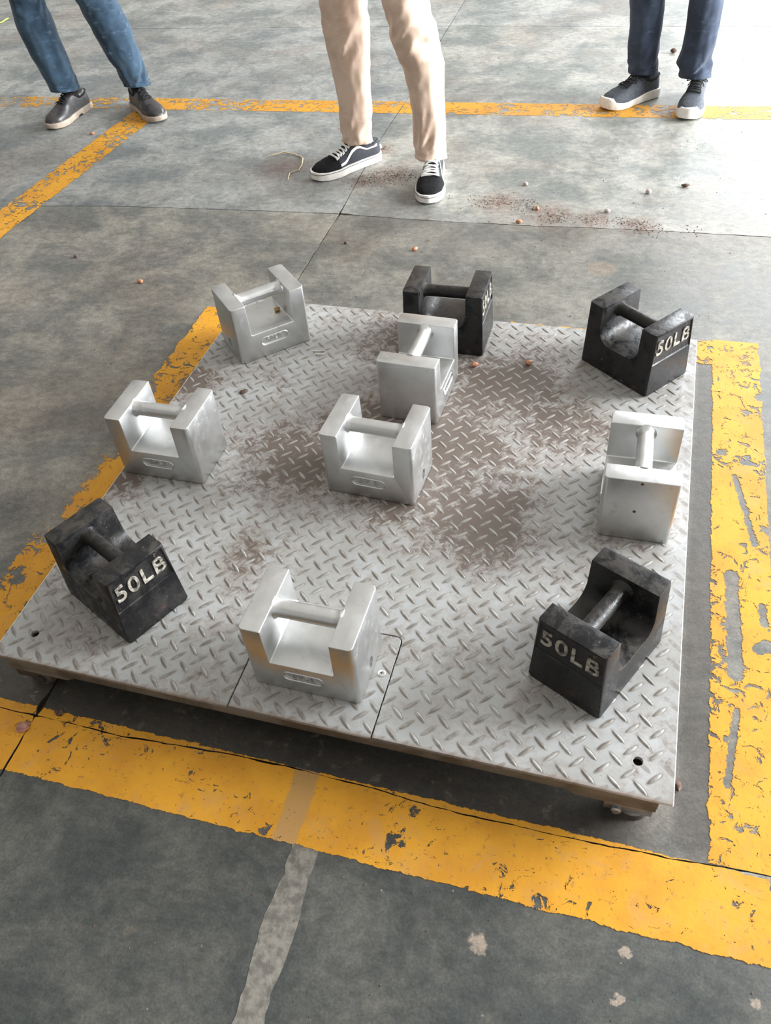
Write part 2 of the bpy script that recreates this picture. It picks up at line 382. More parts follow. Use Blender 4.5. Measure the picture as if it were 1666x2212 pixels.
def slab_poly(i, j):
    x0, x1 = VJ[i], VJ[i+1]; y0, y1 = HJ[j], HJ[j+1]
    def cor(vx, hy):
        x = interp(vx, 0); 
        for _ in range(4): y = interp(hy, x); x = interp(vx, y)
        return x, y
    bl, br, tr, tl = cor(x0, y0), cor(x1, y0), cor(x1, y1), cor(x0, y1)
    def samp(a, b):
        out = [a]; t = a; sgn = 1 if b > a else -1
        while True:
            step = .012 if -2.6 < t < 1.4 else .15
            t += sgn*step
            if (t-b)*sgn >= -step*.5: break
            out.append(t)
        return out
    P = []
    for x in samp(bl[0]+.003, br[0]-.003): y = interp(y0, x); P.append((x, y+gapw(x, y)+jit(x, j*2+1)+jit(x, 90+j)))
    for y in samp(br[1]+.003, tr[1]-.003): x = interp(x1, y); P.append((x-gapw(x, y)+jit(y, 20+i*2)+jit(y, 70+i), y))
    for x in samp(tr[0]-.003, tl[0]+.003): y = interp(y1, x); P.append((x, y-gapw(x, y)+jit(x, j*2+4)+jit(x, 91+j)))
    for y in samp(tl[1]-.003, bl[1]+.003): x = interp(x0, y); P.append((x+gapw(x, y)+jit(y, 23+i*2)+jit(y, 69+i), y))
    return P
TINT = {(2, 1): (.84, .82, .78), (3, 1): (.56, .545, .52), (1, 1): (.8, .77, .73), (4, 1): (.58, .56, .54), (3, 0): (1, 1, 1), (2, 0): (.9, .9, .9), (2, 2): (.90, .93, .98), (3, 2): (.92, .93, .93)}   # each pour has its own shade
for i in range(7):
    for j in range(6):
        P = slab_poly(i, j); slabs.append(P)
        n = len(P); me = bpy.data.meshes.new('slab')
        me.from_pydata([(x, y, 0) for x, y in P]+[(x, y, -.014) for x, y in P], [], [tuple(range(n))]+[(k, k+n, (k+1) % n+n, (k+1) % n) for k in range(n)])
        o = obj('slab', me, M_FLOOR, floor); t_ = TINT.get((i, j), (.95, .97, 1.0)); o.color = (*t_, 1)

def clip(poly, rect):                     # rect: four world points, counter-clockwise
    out = poly
    for k in range(4):
        a, b = rect[k], rect[(k+1) % 4]; inp, out = out, []
        def side(p): return (b[0]-a[0])*(p[1]-a[1])-(b[1]-a[1])*(p[0]-a[0])
        for q in range(len(inp)):
            p, r = inp[q-1], inp[q]; sp, sr = side(p), side(r)
            if (sp >= 0) != (sr >= 0):
                t = sp/(sp-sr); out.append((p[0]+(r[0]-p[0])*t, p[1]+(r[1]-p[1])*t))
            if sr >= 0: out.append(r)
        if not out: return []
    return out
def paint(name, a, b, hw, mat, label, z=.0007):
    a, b = Vector(a), Vector(b); d = (b-a).normalized(); L = (b-a).length; n = Vector((-d.y, d.x)); c = (a+b)/2
    rect = [a-n*hw*1.35, b-n*hw*1.35, b+n*hw*1.35, a+n*hw*1.35]
    V, F = [], []
    for P in slabs:
        q = clip(P, rect)
        if len(q) < 3: continue
        s = len(V)
        for p in q: r = Vector(p)-c; V.append((r.dot(d), r.dot(n), 0))
        F.append(tuple(range(s, s+len(q))))
    o = pobj(name, V, F, mat); o.location = (c.x, c.y, z); o.rotation_euler = (0, 0, math.atan2(d.y, d.x))
    return tag(o, label, 'floor marking', 'yellow painted floor lines')
def front_extra(g, P, c):                 # mortar strip shows through as tan where it crosses
    w = g.m('MULTIPLY', g.m('SUBTRACT', g.noise(P, 30, 4, .6), .5), .012)
    return g.mix(g.m('MULTIPLY', g.ss(g.m('ADD', g.capsule(P, (.062, -.2), (.060, .2), .021), w), .003, -.003), .8), c, (.36, .215, .085))
paint('floor_line', (-.86, -.700), (.775, -.700), .066, mat_yellow('yellow_paint_front', .066, .585, extra=front_extra, edge=.006,
      specials=(((-.46+.04, .0), (-.435+.04, .03), .001), ((.355, -.07), (.36, -.062), .004))), 'wide yellow floor line across the foreground, in front of the platform')
paint('floor_line', (.7205, -.633), (.7055, .76), .0595, mat_yellow('yellow_paint_right', .0595, .552, edge=.007,
      specials=(((-.10, .012), (.13-.23, .015), .001), ((-.115, .016), (.13-.27+.0, .016), .001), ((-.37+.0, .014), (-.13, .012), .0001), ((-.11+.0, .018), (-.345+.0, .012), .013-.0),
      ((.18, .008), (-.02, -.028), .006), ((-.42, .012), (-.56, .028), .006), ((-.28, -.03), (-.27, -.045), .013), ((-.18, -.036), (-.22, -.04), .008))), 'yellow floor line along the right side of the platform, with long dark scrapes')
paint('floor_line', (.655, .701), (-.775, .701), .057, mat_yellow('yellow_paint_back', .057, .53, edge=.010, fade=lambda g, P, x, y: g.m('MULTIPLY', g.ss(x, -.25, -.05), .25)), 'short yellow floor line peeping out behind the back edge of the platform', .0009)
paint('floor_line', (-.718, .69), (-.722, -.634), .062, mat_yellow('yellow_paint_left', .062, .555, edge=.013, wa=.085, specials=(((-.25, -.04), (-.21, -.03), .018), ((-.03, -.035), (.0, -.01), .014), ((.04, -.05), (.10, -.045), .014), ((.38, -.03), (.40, -.015), .014), ((.18, .01), (.19, .02), .008)),
      fade=lambda g, P, x, y: g.m('MULTIPLY', g.m('MULTIPLY', g.ss(y, .0, -.05), g.ss(g.m('ABSOLUTE', x), .45, .15)), .16)), 'blotchy yellow floor line along the left side of the platform')
paint('floor_line', (-4.2, 2.09), (3.4, 2.387), .066, mat_yellow('yellow_paint_far', .066, .535, edge=.008,
      fade=lambda g, P, x, y: g.m('ADD', g.m('MULTIPLY', g.ss(x, -1.28, -1.42), .065), g.m('MULTIPLY', g.ss(g.m('ABSOLUTE', g.m('ADD', x, .95)), .25, .05), .06))), 'long yellow floor line running behind the three standing people')
paint('floor_line', (-1.70, 2.10), (-1.775, .80), .074, mat_yellow('yellow_paint_diagonal', .074, .535, edge=.012), 'worn yellow floor line going from the left person towards the left frame edge', .0010)

# mortar strip in the foreground slab
L_, R_ = [], []
for k in range(60):
    y = -.648-k*.0125
    w = .024+.003*math.sin(k*.4); cx = interp([(-1.4, .075), (-1.0, .060), (-.75, .056), (-.64, .050)], y)
    L_.append((cx-w+.004*noise.noise((y*40, 1, 0))+.003*noise.noise((y*130, 1, 0)), y, .0004)); R_.append((cx+w+.004*noise.noise((y*40, 8, 0))+.003*noise.noise((y*130, 8, 0)), y, .0004))
V = L_+R_; n = len(L_)
o = pobj('mortar_strip', V, [(k, k+1, n+k+1, n+k) for k in range(n-1)], M_STRIP, floor)

# ------------------------------------------------------------ unseen walls added behind and left of the viewer to cut ambient light
M_WALL = simple('light_block_wall', (.26, .25, .235), .8, 0, .1, 3, .2, .003)
for nm, x0, x1, y0, y1 in (('light_block_left', -7.2, -7.0, -4.4, 12), ('light_block_front', -7.0, 7.4, -4.5, -4.3)):
    bm = bmesh.new(); box(bm, x0, x1, y0, y1, -.01, 6.0); tag(bobj(nm, bm, M_WALL), kind='structure')

# ------------------------------------------------------------ platform scale
scale_ = tag(empty('platform_scale', (0, 0, 0)), 'square grey steel platform scale with a raised tread pattern, low on the floor', 'scale')
HX, HY, ZT = .5964, .6036, .100
def rr(x0, x1, y0, y1, r, seg=5, open_=None):
    P = []
    for cx, cy, a0 in ((x1-r, y0+r, -90), (x1-r, y1-r, 0), (x0+r, y1-r, 90), (x0+r, y0+r, 180)):
        for k in range(seg+1): a = R(a0+90*k/seg); P.append((cx+r*math.cos(a), cy+r*math.sin(a)))
    return P
def circ(x, y, r, n=20): return [(x+r*math.cos(2*PI*k/n), y+r*math.sin(2*PI*k/n)) for k in range(n)]
GX0, GX1, GY = -.1255, .1265, -.404
def wob(t, s): return .0008*noise.noise((t*60, s, 0))+.0006*noise.noise((t*200, s, 4))
out = [(-HX, -HY), (GX0-.0022, -HY)]
for k in range(17): y = -HY+.005+(GY-.012+HY-.005)*k/16; out.append((GX0-.0022+wob(y, 3), y))
for k in range(1, 5): a = R(180-90*k/5); out.append((GX0+.010+.0116*math.cos(a), GY-.010+.0116*math.sin(a)))
for k in range(17): x = GX0+.012+(GX1-GX0-.024)*k/16; out.append((x, GY+.0022+wob(x, 5)))
for k in range(1, 5): a = R(90-90*k/5); out.append((GX1-.010+.0116*math.cos(a), GY-.010+.0116*math.sin(a)))
for k in range(17): y = GY-.012-(GY-.012+HY-.005)*k/16; out.append((GX1+.0022+wob(y, 9), y))
out += [(GX1+.0022, -HY), (HX, -HY), (HX, HY), (-HX, HY)]
me = curve_mesh([out]+[circ(sx*.5405, sy*.5455, .0075) for sx in (-1, 1) for sy in (-1, 1)], .008, .0006)
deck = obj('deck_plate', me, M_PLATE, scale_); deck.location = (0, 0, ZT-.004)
pan = [(GX0+.0002, -HY+.0002)]+[(GX1-.0002, -HY+.0002)]+[(GX1-wob(-HY+.18*k/8, 2)-.0003, -HY+.01+.17*k/8) for k in range(9)]
pan += [(GX1-.010+.0098*math.cos(R(90*k/5)), GY-.010+.0098*math.sin(R(90*k/5))) for k in range(1, 6)]+[(GX0+.010+.0098*math.cos(R(90+90*k/5)), GY-.010+.0098*math.sin(R(90+90*k/5))) for k in range(0, 6)]
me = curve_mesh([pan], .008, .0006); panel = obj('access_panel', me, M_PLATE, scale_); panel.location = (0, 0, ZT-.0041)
tag(panel, 'rectangular access panel let into the front edge of the deck')

bm = bmesh.new(); box(bm, GX0-.012, GX1+.012, -.5595, GY+.012, ZT-.011, ZT-.0083); bobj('panel_seat', bm, M_GROUT, scale_)

# tread lugs
def lug_geo(L=.0150, W=.0034, h=.0015):
    V = []; n = 5
    for k in range(-n, n+1):
        t = k/n; w = W*(1-abs(t)**2.2)**.85 if abs(t) < 1 else 0
        V.append((L*t, w))
    top = []; 
    vs = [(x, w, 0) for x, w in V]+[(x, -w, 0) for x, w in V[1:-1]]
    ridge = [(x*.86, w*.38, h) for x, w in V[1:-1]]+[(x*.86, -w*.38, h) for x, w in V[1:-1]]
    return V, vs, ridge
def make_lug():
    bm = bmesh.new(); n = 4; L, W, h = .0152, .0034, .0012
    xs = [-1, -.72, -.3, .3, .72, 1]; ws = [0, .60, .97, .97, .60, 0]
    A = [bm.verts.new((L*x, W*w, 0)) for x, w in zip(xs, ws)]; B = [A[0]]+[bm.verts.new((L*x, -W*w, 0)) for x, w in list(zip(xs, ws))[1:-1]]+[A[-1]]
    T = [bm.verts.new((L*x*.88, W*w*.45, h)) for x, w in list(zip(xs, ws))[1:-1]]; S = [bm.verts.new((L*x*.88, -W*w*.45, h)) for x, w in list(zip(xs, ws))[1:-1]]
    for k in range(3):
        bm.faces.new((A[k+1], A[k+2], T[k+1], T[k])); bm.faces.new((B[k+2], B[k+1], S[k], S[k+1])); bm.faces.new((T[k], T[k+1], S[k+1], S[k]))
    bm.faces.new((A[0], A[1], T[0])); bm.faces.new((A[0], T[0], S[0])); bm.faces.new((A[0], S[0], B[1]))
    bm.faces.new((A[5], T[3], A[4])); bm.faces.new((A[5], S[3], T[3])); bm.faces.new((A[5], B[4], S[3]))
    bmesh.ops.recalc_face_normals(bm, faces=bm.faces)
    me = bpy.data.meshes.new('tread_lug'); bm.to_mesh(me); bm.free(); me.materials.append(M_LUG); return me
lug_me = make_lug(); lug_me.polygons.foreach_set('use_smooth', [True]*len(lug_me.polygons)); lug_me.set_sharp_from_angle(angle=R(50))
holes = [(sx*.5405, sy*.5455) for sx in (-1, 1) for sy in (-1, 1)]
spots = []
for (ox, oy, an) in ((.430, -.589, -43), (.4495, -.5695, 46.5)):
    for i in range(-30, 8):
        for j in range(0, 33):
            x, y = ox+i*.039, oy+j*.039
            if abs(x) > HX-.0105 or abs(y) > HY-.0105: continue
            if any(math.hypot(x-hx, y-hy) < .012 for hx, hy in holes): continue
            if math.hypot(x-.111, y+.483) < .012: continue
            cross = (y < GY+.011 and (abs(x-GX0) < .0115 or abs(x-GX1) < .0115)) or (GX0-.01 < x < GX1+.01 and abs(y-GY) < .0115)
            spots.append((x, y, R(an), cross))
cp = camo.matrix_world.translation
spots.sort(key=lambda s: (cp-Vector((s[0], s[1], ZT))).length)
single = [s for s in spots if not s[3]][:300]; ids = set(map(id, single))
for x, y, a, _ in single:
    o = bpy.data.objects.new('tread_lug', lug_me); COL.objects.link(o)
    inp = GX0 < x < GX1 and y < GY
    par = panel if inp else deck; o.parent = par; o.location = (x, y, .0039+(.0001 if inp else 0)); o.rotation_euler = (0, 0, a)
rest = bmesh.new()
for s in spots:
    if id(s) in ids: continue
    x, y, a, cross = s
    sub = bmesh.new(); sub.from_mesh(lug_me); bmesh.ops.transform(sub, matrix=Matrix.Translation((x, y, .0039)) @ Matrix.Rotation(a, 4, 'Z'), verts=sub.verts)
    if not cross:
        me = bpy.data.meshes.new('t'); sub.to_mesh(me); rest.from_mesh(me); bpy.data.meshes.remove(me)
    else:                                 # the cut of the access panel runs through these lugs
        if abs(x-GX0) < .0115: co, no = (GX0, 0, 0), (1, 0, 0)
        elif abs(x-GX1) < .0115: co, no = (GX1, 0, 0), (1, 0, 0)
        else: co, no = (0, GY, 0), (0, 1, 0)
        for sg in (1, -1):
            h = sub.copy(); c = Vector(co)+Vector(no)*sg*.0016
            bmesh.ops.bisect_plane(h, geom=h.verts[:]+h.edges[:]+h.faces[:], plane_co=c, plane_no=Vector(no)*sg, clear_inner=True)
            if len(h.faces):
                me = bpy.data.meshes.new('t'); h.to_mesh(me); rest.from_mesh(me); bpy.data.meshes.remove(me)
            h.free()
    sub.free()
me = bpy.data.meshes.new('tread_lugs'); rest.to_mesh(me); rest.free()
tag(obj('tread_lugs', me, M_LUG, deck, 50), kind='stuff')

# screw in the access panel
bm = bmesh.new()
rings_mesh(bm, [[(r*math.cos(2*PI*k/18), r*math.sin(2*PI*k/18), z) for k in range(18)] for r, z in ((.0072, 0), (.0072, .0008), (.0060, .0016), (.0030, .0020))])
sc_ = bobj('screw', bm, M_SCREW, scale_, 40); sc_.location = (.111, -.483, ZT)
bm = bmesh.new(); box(bm, -.0032, .0032, -.0006, .0006, .0016, .0023); box(bm, -.0006, .0006, -.0032, .0032, .0016, .0023); tag(bobj('screw_recess', bm, M_DARK, sc_), 'dark cross recess'); 

# skirts, corner brackets, load cells and feet
def rail(x0, x1, y0, y1, z0, z1, name='side_rail', mat=M_SKIRT, b=.0012):
    bm = bmesh.new(); box(bm, x0, x1, y0, y1, z0, z1, b); return bobj(name, bm, mat, scale_, 40)
rail(-.575, .577, -.6015, -.561, .0685, .0915, 'front_rail'); rail(-.575, .577, .561, .6015, .0685, .0915, 'back_rail')
rail(.550, .590, -.560, .560, .0685, .0915); rail(-.590, -.550, -.560, .560, .0685, .0915)
for x in (-.28, 0, .28): rail(x-.02, x+.02, -.56, .56, .070, .0915, 'cross_beam', M_RUST)
def bracket(sx, sy):
    # a chamfered channel under the rail; local profile in x-z
    P = [(.440, .0690), (.452, .0575), (.5765, .0575), (.5765, .0690)] if False else [(.438, .0690), (.455, .0560), (.576, .0560), (.576, .0690)]
    bm = bmesh.new(); y0, y1 = -.6005, -.52
    A = [bm.verts.new((sx*x, sy*-y0*-1 if False else sy*-y0*1*(-1 if False else 1), z)) for x, z in P]
    for v, (x, z) in zip(A, P): v.co.y = -sy*y0*-1 if False else sy*abs(y0)
    B = [bm.verts.new((sx*x, sy*abs(y1), z)) for x, z in P]
    bm.faces.new(A); bm.faces.new(B[::-1])
    for k in range(4): bm.faces.new((A[k], A[(k+1) % 4], B[(k+1) % 4], B[k]))
    return bobj('corner_bracket', bm, M_SKIRT if sy < 0 else M_RUST, scale_)
for sx in (-1, 1):
    for sy in (-1, 1):
        bracket(sx, sy)
        bm = bmesh.new(); y = sorted((sy*.597, sy*.545)); x = sorted((sx*.500, sx*.5735)); box(bm, x[0], x[1], y[0], y[1], .030, .0558, .001)
        bobj('foot_block', bm, M_STEEL if sx > 0 else M_RUST, scale_, 40)
        bm = bmesh.new(); tube(bm, [(sx*.545, sy*.565, 0.001), (sx*.545, sy*.565, .012), (sx*.545, sy*.565, .0121), (sx*.545, sy*.565, .031)], [.030, .028, .012, .012], 20)
        bobj('levelling_foot', bm, M_RUST, scale_, 40)
        bm = bmesh.new(); tube(bm, [(sx*.520, sy*.585, .036), (sx*.520, sy*.602, .036), (sx*.520, sy*.6045, .036)], [.0085, .0085, .006], 14)
        bobj('bolt', bm, M_STEEL if sx > 0 else M_DARK, scale_, 40)

# ------------------------------------------------------------ test weights
def u_body(W, D, H, t, zf, Wb, Db, R1, rv, rt, name, mat, draft=0.0, recess=False):
    """U-shaped block: two posts joined by a base, drafted towards the top"""
    hw, hwb = W/2, Wb/2; ui = hw-t
    prof = [(-hwb, 0), (hwb, 0), (hw, H), (ui, H)]
    if R1 > 0:
        n = 7
        for k in range(n+1): a = R(0-90*k/n); prof.append((ui-draft-R1+R1*math.cos(a), zf+R1+R1*math.sin(a)))
        for k in range(n+1): a = R(-90-90*k/n); prof.append((-ui+draft+R1+R1*math.cos(a), zf+R1+R1*math.sin(a)))
    prof += [(-ui, H), (-hw, H)]
    bm = bmesh.new()
    F = [bm.verts.new((u, -(Db/2+(D/2-Db/2)*z/H), z)) for u, z in prof]; B = [bm.verts.new((u, (Db/2+(D/2-Db/2)*z/H), z)) for u, z in prof]
    bm.faces.new(F); bm.faces.new(B[::-1]); n = len(prof)
    side = None
    for k in range(n):
        f = bm.faces.new((F[k], F[(k+1) % n], B[(k+1) % n], B[k]))
        if k == 1: side = f
    bmesh.ops.recalc_face_normals(bm, faces=bm.faces)
    if recess:
        bmesh.ops.inset_region(bm, faces=[side], thickness=.0085, depth=0)
        for v in side.verts:
            if v.co.z < H/2: v.co.z = .080; v.co.x = hwb+(hw-hwb)*.080/H
        bmesh.ops.inset_region(bm, faces=[side], thickness=.0022, depth=-.0026)
    # outer vertical corners first (large radius), then every remaining hard edge
    ve = [e for e in bm.edges if e.is_manifold and abs((e.verts[0].co-e.verts[1].co).normalized().z) > .9 and min(abs(v.co.x) for v in e.verts) > hw-.002 and min(abs(v.co.y) for v in e.verts) > D/2-.002 and e.calc_length() > H*.8]
    if rv > rt: bmesh.ops.bevel(bm, geom=ve, offset=rv, segments=4, profile=.5, affect='EDGES')
    es = [e for e in bm.edges if e.is_manifold and e.calc_face_angle(0) > R(35) and not (recess and all(abs(v.co.x) > hw-.02 and abs(v.co.y) < D/2-.006 and v.co.z < H-.004 and v.co.z > .07 for v in e.verts))]
    bmesh.ops.bevel(bm, geom=es, offset=rt, segments=3, profile=.5, affect='EDGES', clamp_overlap=True)
    return bobj(name, bm, mat)
def handle_mesh(u, r, z, flare, bow=0.0):
    bm = bmesh.new(); pts = []; rr_ = []
    for k in range(17):
        t = -1+2*k/16; pts.append((t*u, 0, z+bow*(1-t*t))); e = max(0, (abs(t)-.84)/.16); rr_.append(r+flare*e*e)
    tube(bm, pts, rr_, 24); return bm
def stadium(cx, cz, L, h, n=8):
    P = []
    for k in range(n+1): a = R(-90+180*k/n); P.append((cx+L/2-h/2+h/2*math.cos(a), cz+h/2*math.sin(a)))
    for k in range(n+1): a = R(90+180*k/n); P.append((cx-L/2+h/2+h/2*math.cos(a), cz+h/2*math.sin(a)))
    return P
def boolean(o, cutters):
    for c in cutters:
        m_ = o.modifiers.new('cut', 'BOOLEAN'); m_.operation = 'DIFFERENCE'; m_.solver = 'EXACT'; m_.object = c
    bake(o)
    for c in cutters: bpy.data.objects.remove(c)
# silver kind
SW, SD, SH = .193, .1347, .1531
sil = u_body(SW, SD, SH, .0385, .0695, SW-.001, SD-.001, .0030, .0085, .0016, 'body', None, draft=.0015)
cut = []
for s in (-1, 1):
    me = curve_mesh([stadium(0, .0425, .070, .019)], .004); c = obj('cutter', me, None); c.matrix_world = Matrix.Translation((0, s*(SD/2-.0007), 0)) @ Matrix.Rotation(R(90), 4, 'X'); cut.append(c)
me = curve_mesh([stadium(0, 0, .026, .017)], .012); c = obj('cutter', me, None)
c.matrix_world = Matrix.Translation((SW/2, .0, .028)) @ Matrix.Rotation(R(90), 4, 'Y'); cut.append(c)
bpy.context.view_layer.update(); boolean(sil, cut)
sil_me = sil.data; bpy.data.objects.remove(sil); sil_me.materials.clear(); sil_me.materials.append(M_SILVER)
sil_me.polygons.foreach_set('use_smooth', [True]*len(sil_me.polygons)); sil_me.set_sharp_from_angle(angle=R(38))
bm = handle_mesh(.0600, .0155, .1335, .006, 0); o = bobj('handle', bm, M_SILVER, None, 40); sil_h = o.data; bpy.data.objects.remove(o)
sil_t = text_mesh('50LB', .0165, .0011, 1.25, .0005); sil_t.materials.append(M_SILVER)
sil_r_bm = bmesh.new(); rings = []
P0, P1, P2 = stadium(0, 0, .075, .024), stadium(0, 0, .0725, .0215), stadium(0, 0, .070, .019)
for P, z in ((P0, -.0003), (P1, .0011), (P2, -.0003)): rings.append([(p[0], p[1], z) for p in P])
rings_mesh(sil_r_bm, rings, cap=False); o = bobj('label_rim', sil_r_bm, M_SILVER, None, 60); sil_r = o.data; bpy.data.objects.remove(o)
bm = bmesh.new(); tube(bm, [(0, 0, 0), (0, 0, .004)], .0062, 16); o = bobj('plug', bm, M_STEEL, None, 40); sil_p = o.data; bpy.data.objects.remove(o)
def part(name, me, parent, mw=None, label=None):
    o = bpy.data.objects.new(name, me); COL.objects.link(o); o.parent = parent
    if mw is not None: o.matrix_local = mw
    if label: o['label'] = label
    return o
def silver_weight(x, y, rz, label):
    t = empty('test_weight', (x, y, ZT+.0016), rz); tag(t, label, 'weight', 'silver fifty pound test weights on the platform')
    b = part('body', sil_me, t); part('handle', sil_h, t)
    for s in (-1, 1):
        mw = Matrix.Translation((0, s*(SD/2-.0016), .0425)) @ Matrix.Rotation(0 if s < 0 else PI, 4, 'Z') @ Matrix.Rotation(R(90), 4, 'X')
        part('lettering', sil_t, b, mw)
        mw = Matrix.Translation((0, s*(SD/2), .0425)) @ Matrix.Rotation(0 if s < 0 else PI, 4, 'Z') @ Matrix.Rotation(R(90), 4, 'X')
        part('label_rim', sil_r, b, mw)
    part('plug', sil_p, b, Matrix.Translation((SW/2-.0058, 0, .028)) @ Matrix.Rotation(R(90), 4, 'Y'))
    return t
silver_weight(-.4582, .4226, R(44.8+180), 'silver weight at the platform\'s far left corner, ochre seed in its notch')
silver_weight(-.4903, -.0457, R(-.2+180), 'silver weight at the left edge of the platform, behind the left black weight')
silver_weight(-.0262, -.0124, R(-3.1), 'silver weight standing alone in the centre of the platform')
silver_weight(-.0111, .2720, R(87.7), 'silver weight turned sideways in front of the far black weight, handle pointing away')
w6 = silver_weight(.4936, .0100, R(90.8), 'bright silver weight at the platform\'s right edge, two dark dots on its end')
silver_weight(-.0012, -.4826, R(-.6), 'silver weight on the access panel at the front edge, nearest to the viewer')
for v, z in ((.000, .146), (.005, .075)):
    bm = bmesh.new(); rings_mesh(bm, [[(r*math.cos(a*PI/5)*(1+.15*math.sin(a*2.1)), r*math.sin(a*PI/5), h) for a in range(10)] for r, h in ((.0032, 0), (.0028, .0006), (.001, .0008))])
    o = bobj('dark_spot', bm, M_CLOD, w6); o.matrix_local = Matrix.Translation((-SW/2+.0001, v, z)) @ Matrix.Rotation(R(-90), 4, 'Y')
# black kind
BW, BD, BH = .1925, .1225, .1561
blk = u_body(BW, BD, BH, .0400, .0690, BW+.007, BD+.0135, .030, .0055, .0038, 'body', None, recess=True)
blk_me = blk.data; bpy.data.objects.remove(blk); blk_me.materials.clear(); blk_me.materials.append(M_BLACK)
blk_me.polygons.foreach_set('use_smooth', [True]*len(blk_me.polygons)); blk_me.set_sharp_from_angle(angle=R(42))
bm = handle_mesh(.0595, .0145, .1290, .007, 0); o = bobj('handle', bm, M_BLACK, None, 40); blk_h = o.data; bpy.data.objects.remove(o)
blk_t = text_mesh('50LB', .0485, .0014, 1.12, .0002, .0004); blk_t.materials.append(M_LETTER)
blk_o = None
def black_weight(x, y, rz, label):
    t = empty('test_weight', (x, y, ZT+.0016), rz); tag(t, label, 'weight', 'black fifty pound test weights on the platform')
    b = part('body', blk_me, t); part('handle', blk_h, t)
    tilt = math.atan2(.0035, BH)
    xs = BW/2+.0035*(1-.117/BH)-.0026
    mw = Matrix.Translation((xs+.0004, 0, .1165)) @ Matrix.Rotation(-tilt, 4, 'Y') @ Matrix.Rotation(R(90), 4, 'Z') @ Matrix.Rotation(R(90), 4, 'X')
    part('lettering', blk_t, b, mw, 'pale worn raised letters 50LB')
    return t
black_weight(.4576, -.3695, R(63.8+180), 'black weight at the front right of the platform, letters facing the viewer')
black_weight(.4536, .4686, R(-37.7), 'black weight at the far right corner of the platform')
black_weight(-.4109, -.4243, R(-25.6), 'black weight at the front left of the platform, dusty and brownish')
black_weight(.0013, .5133, R(-.1), 'black weight at the middle of the far edge, partly hidden by a silver weight')

# ------------------------------------------------------------ people
def leg_rings(secs, hip, rh, seed, amp, knee_z):
    """sections run from the cuff up: (x, y, z, width)"""
    S = sorted(secs, key=lambda s: s[2]); pts = [(Vector(s[:3]), s[3]/2) for s in S]
    top, rt = pts[-1]; hipv = Vector(hip)
    up = (hipv-top)
    for k in (1, 2, 3): t = k/3; pts.append((top+up*t, rt+(rh-rt)*t))
    # resample every 9 mm
    out = []; z = pts[0][0].z
    tab = [(p.z, p.x) for p, r in pts]; tby = [(p.z, p.y) for p, r in pts]; tr = [(p.z, r) for p, r in pts]
    while z < hipv.z: out.append((Vector((interp(tab, z), interp(tby, z), z)), smoothi(tr, z))); z += .008
    rings = []; N = 40; z0 = pts[0][0].z
    for c, r in out:
        ring = []
        near = math.exp(-((c.z-z0-.05)/.07)**2); kn = math.exp(-((c.z-knee_z)/.07)**2)
        for k in range(N):
            a = 2*PI*k/N; ca, sa = math.cos(a), math.sin(a)
            q1 = noise.noise((ca*.9+seed, sa*.9, c.z*(20+6*near)+1.6*math.sin(a+seed)))
            fold = (.34-abs(q1)*1.5)*(.30+1.5*near+1.6*kn)          # sharp creases between soft rolls
            fold += .55*noise.noise((ca*2.2+seed, sa*2.2+4, c.z*7))+.25*noise.noise((ca*5, sa*5+seed, c.z*22))
            rr2 = r+amp*fold*1.0
            flare = .004*math.exp(-((c.z-z0)/.012)**2)
            ring.append((c.x+ca*(rr2+flare), c.y+sa*(rr2*1.08+flare), c.z-.012*sa*math.exp(-((c.z-z0)/.03)**2)))
        rings.append(ring)
    return rings
def shoe_fn(kind, L):
    W = {'skate': 1.0, 'derby': .98, 'runner': 1.02}[kind]
    wt = [(0, .012), (.03, .024), (.10, .031), (.30, .032), (.5, .037), (.70, .047), (.85, .043), (.94, .030), (.985, .016), (1, .008)]
    ht = {'skate': [(0, .066), (.05, .080), (.22, .078), (.34, .092), (.45, .090), (.60, .068), (.72, .056), (.85, .048), (.94, .041), (1, .030)],
          'derby': [(0, .070), (.05, .084), (.22, .078), (.34, .096), (.45, .093), (.60, .074), (.72, .060), (.85, .053), (.94, .045), (1, .028)],
          'runner': [(0, .078), (.05, .092), (.22, .086), (.34, .100), (.45, .094), (.60, .076), (.72, .064), (.85, .055), (.94, .046), (1, .032)]}[kind]
    zb = {'skate': .026, 'derby': .022, 'runner': .024}[kind]
    def bend(s): return .010*math.sin(max(0, s-.3)/.7*PI*.5)**2
    def surf(s, th, off=0.0):             # th 0 = one side low, pi/2 = top, pi = other side low
        w = smoothi(wt, s)*W; h = smoothi(ht, s)-zb; c, n = math.cos(th), math.sin(th)
        top = smoothi([(0, .75), (.3, .70), (.55, .80), (.8, 1), (1, 1)], s)
        lean = 1-(1-top)*n
        y = math.copysign(abs(c)**.62, c)*w*lean; z = zb+abs(n)**.75*h
        p = Vector((s*L, y, z)); 
        nn = Vector((0.25*(1 if s > .75 else -.15), c, n*.9)); nn.normalize()
        return p+nn*off
    return surf, wt, zb, W
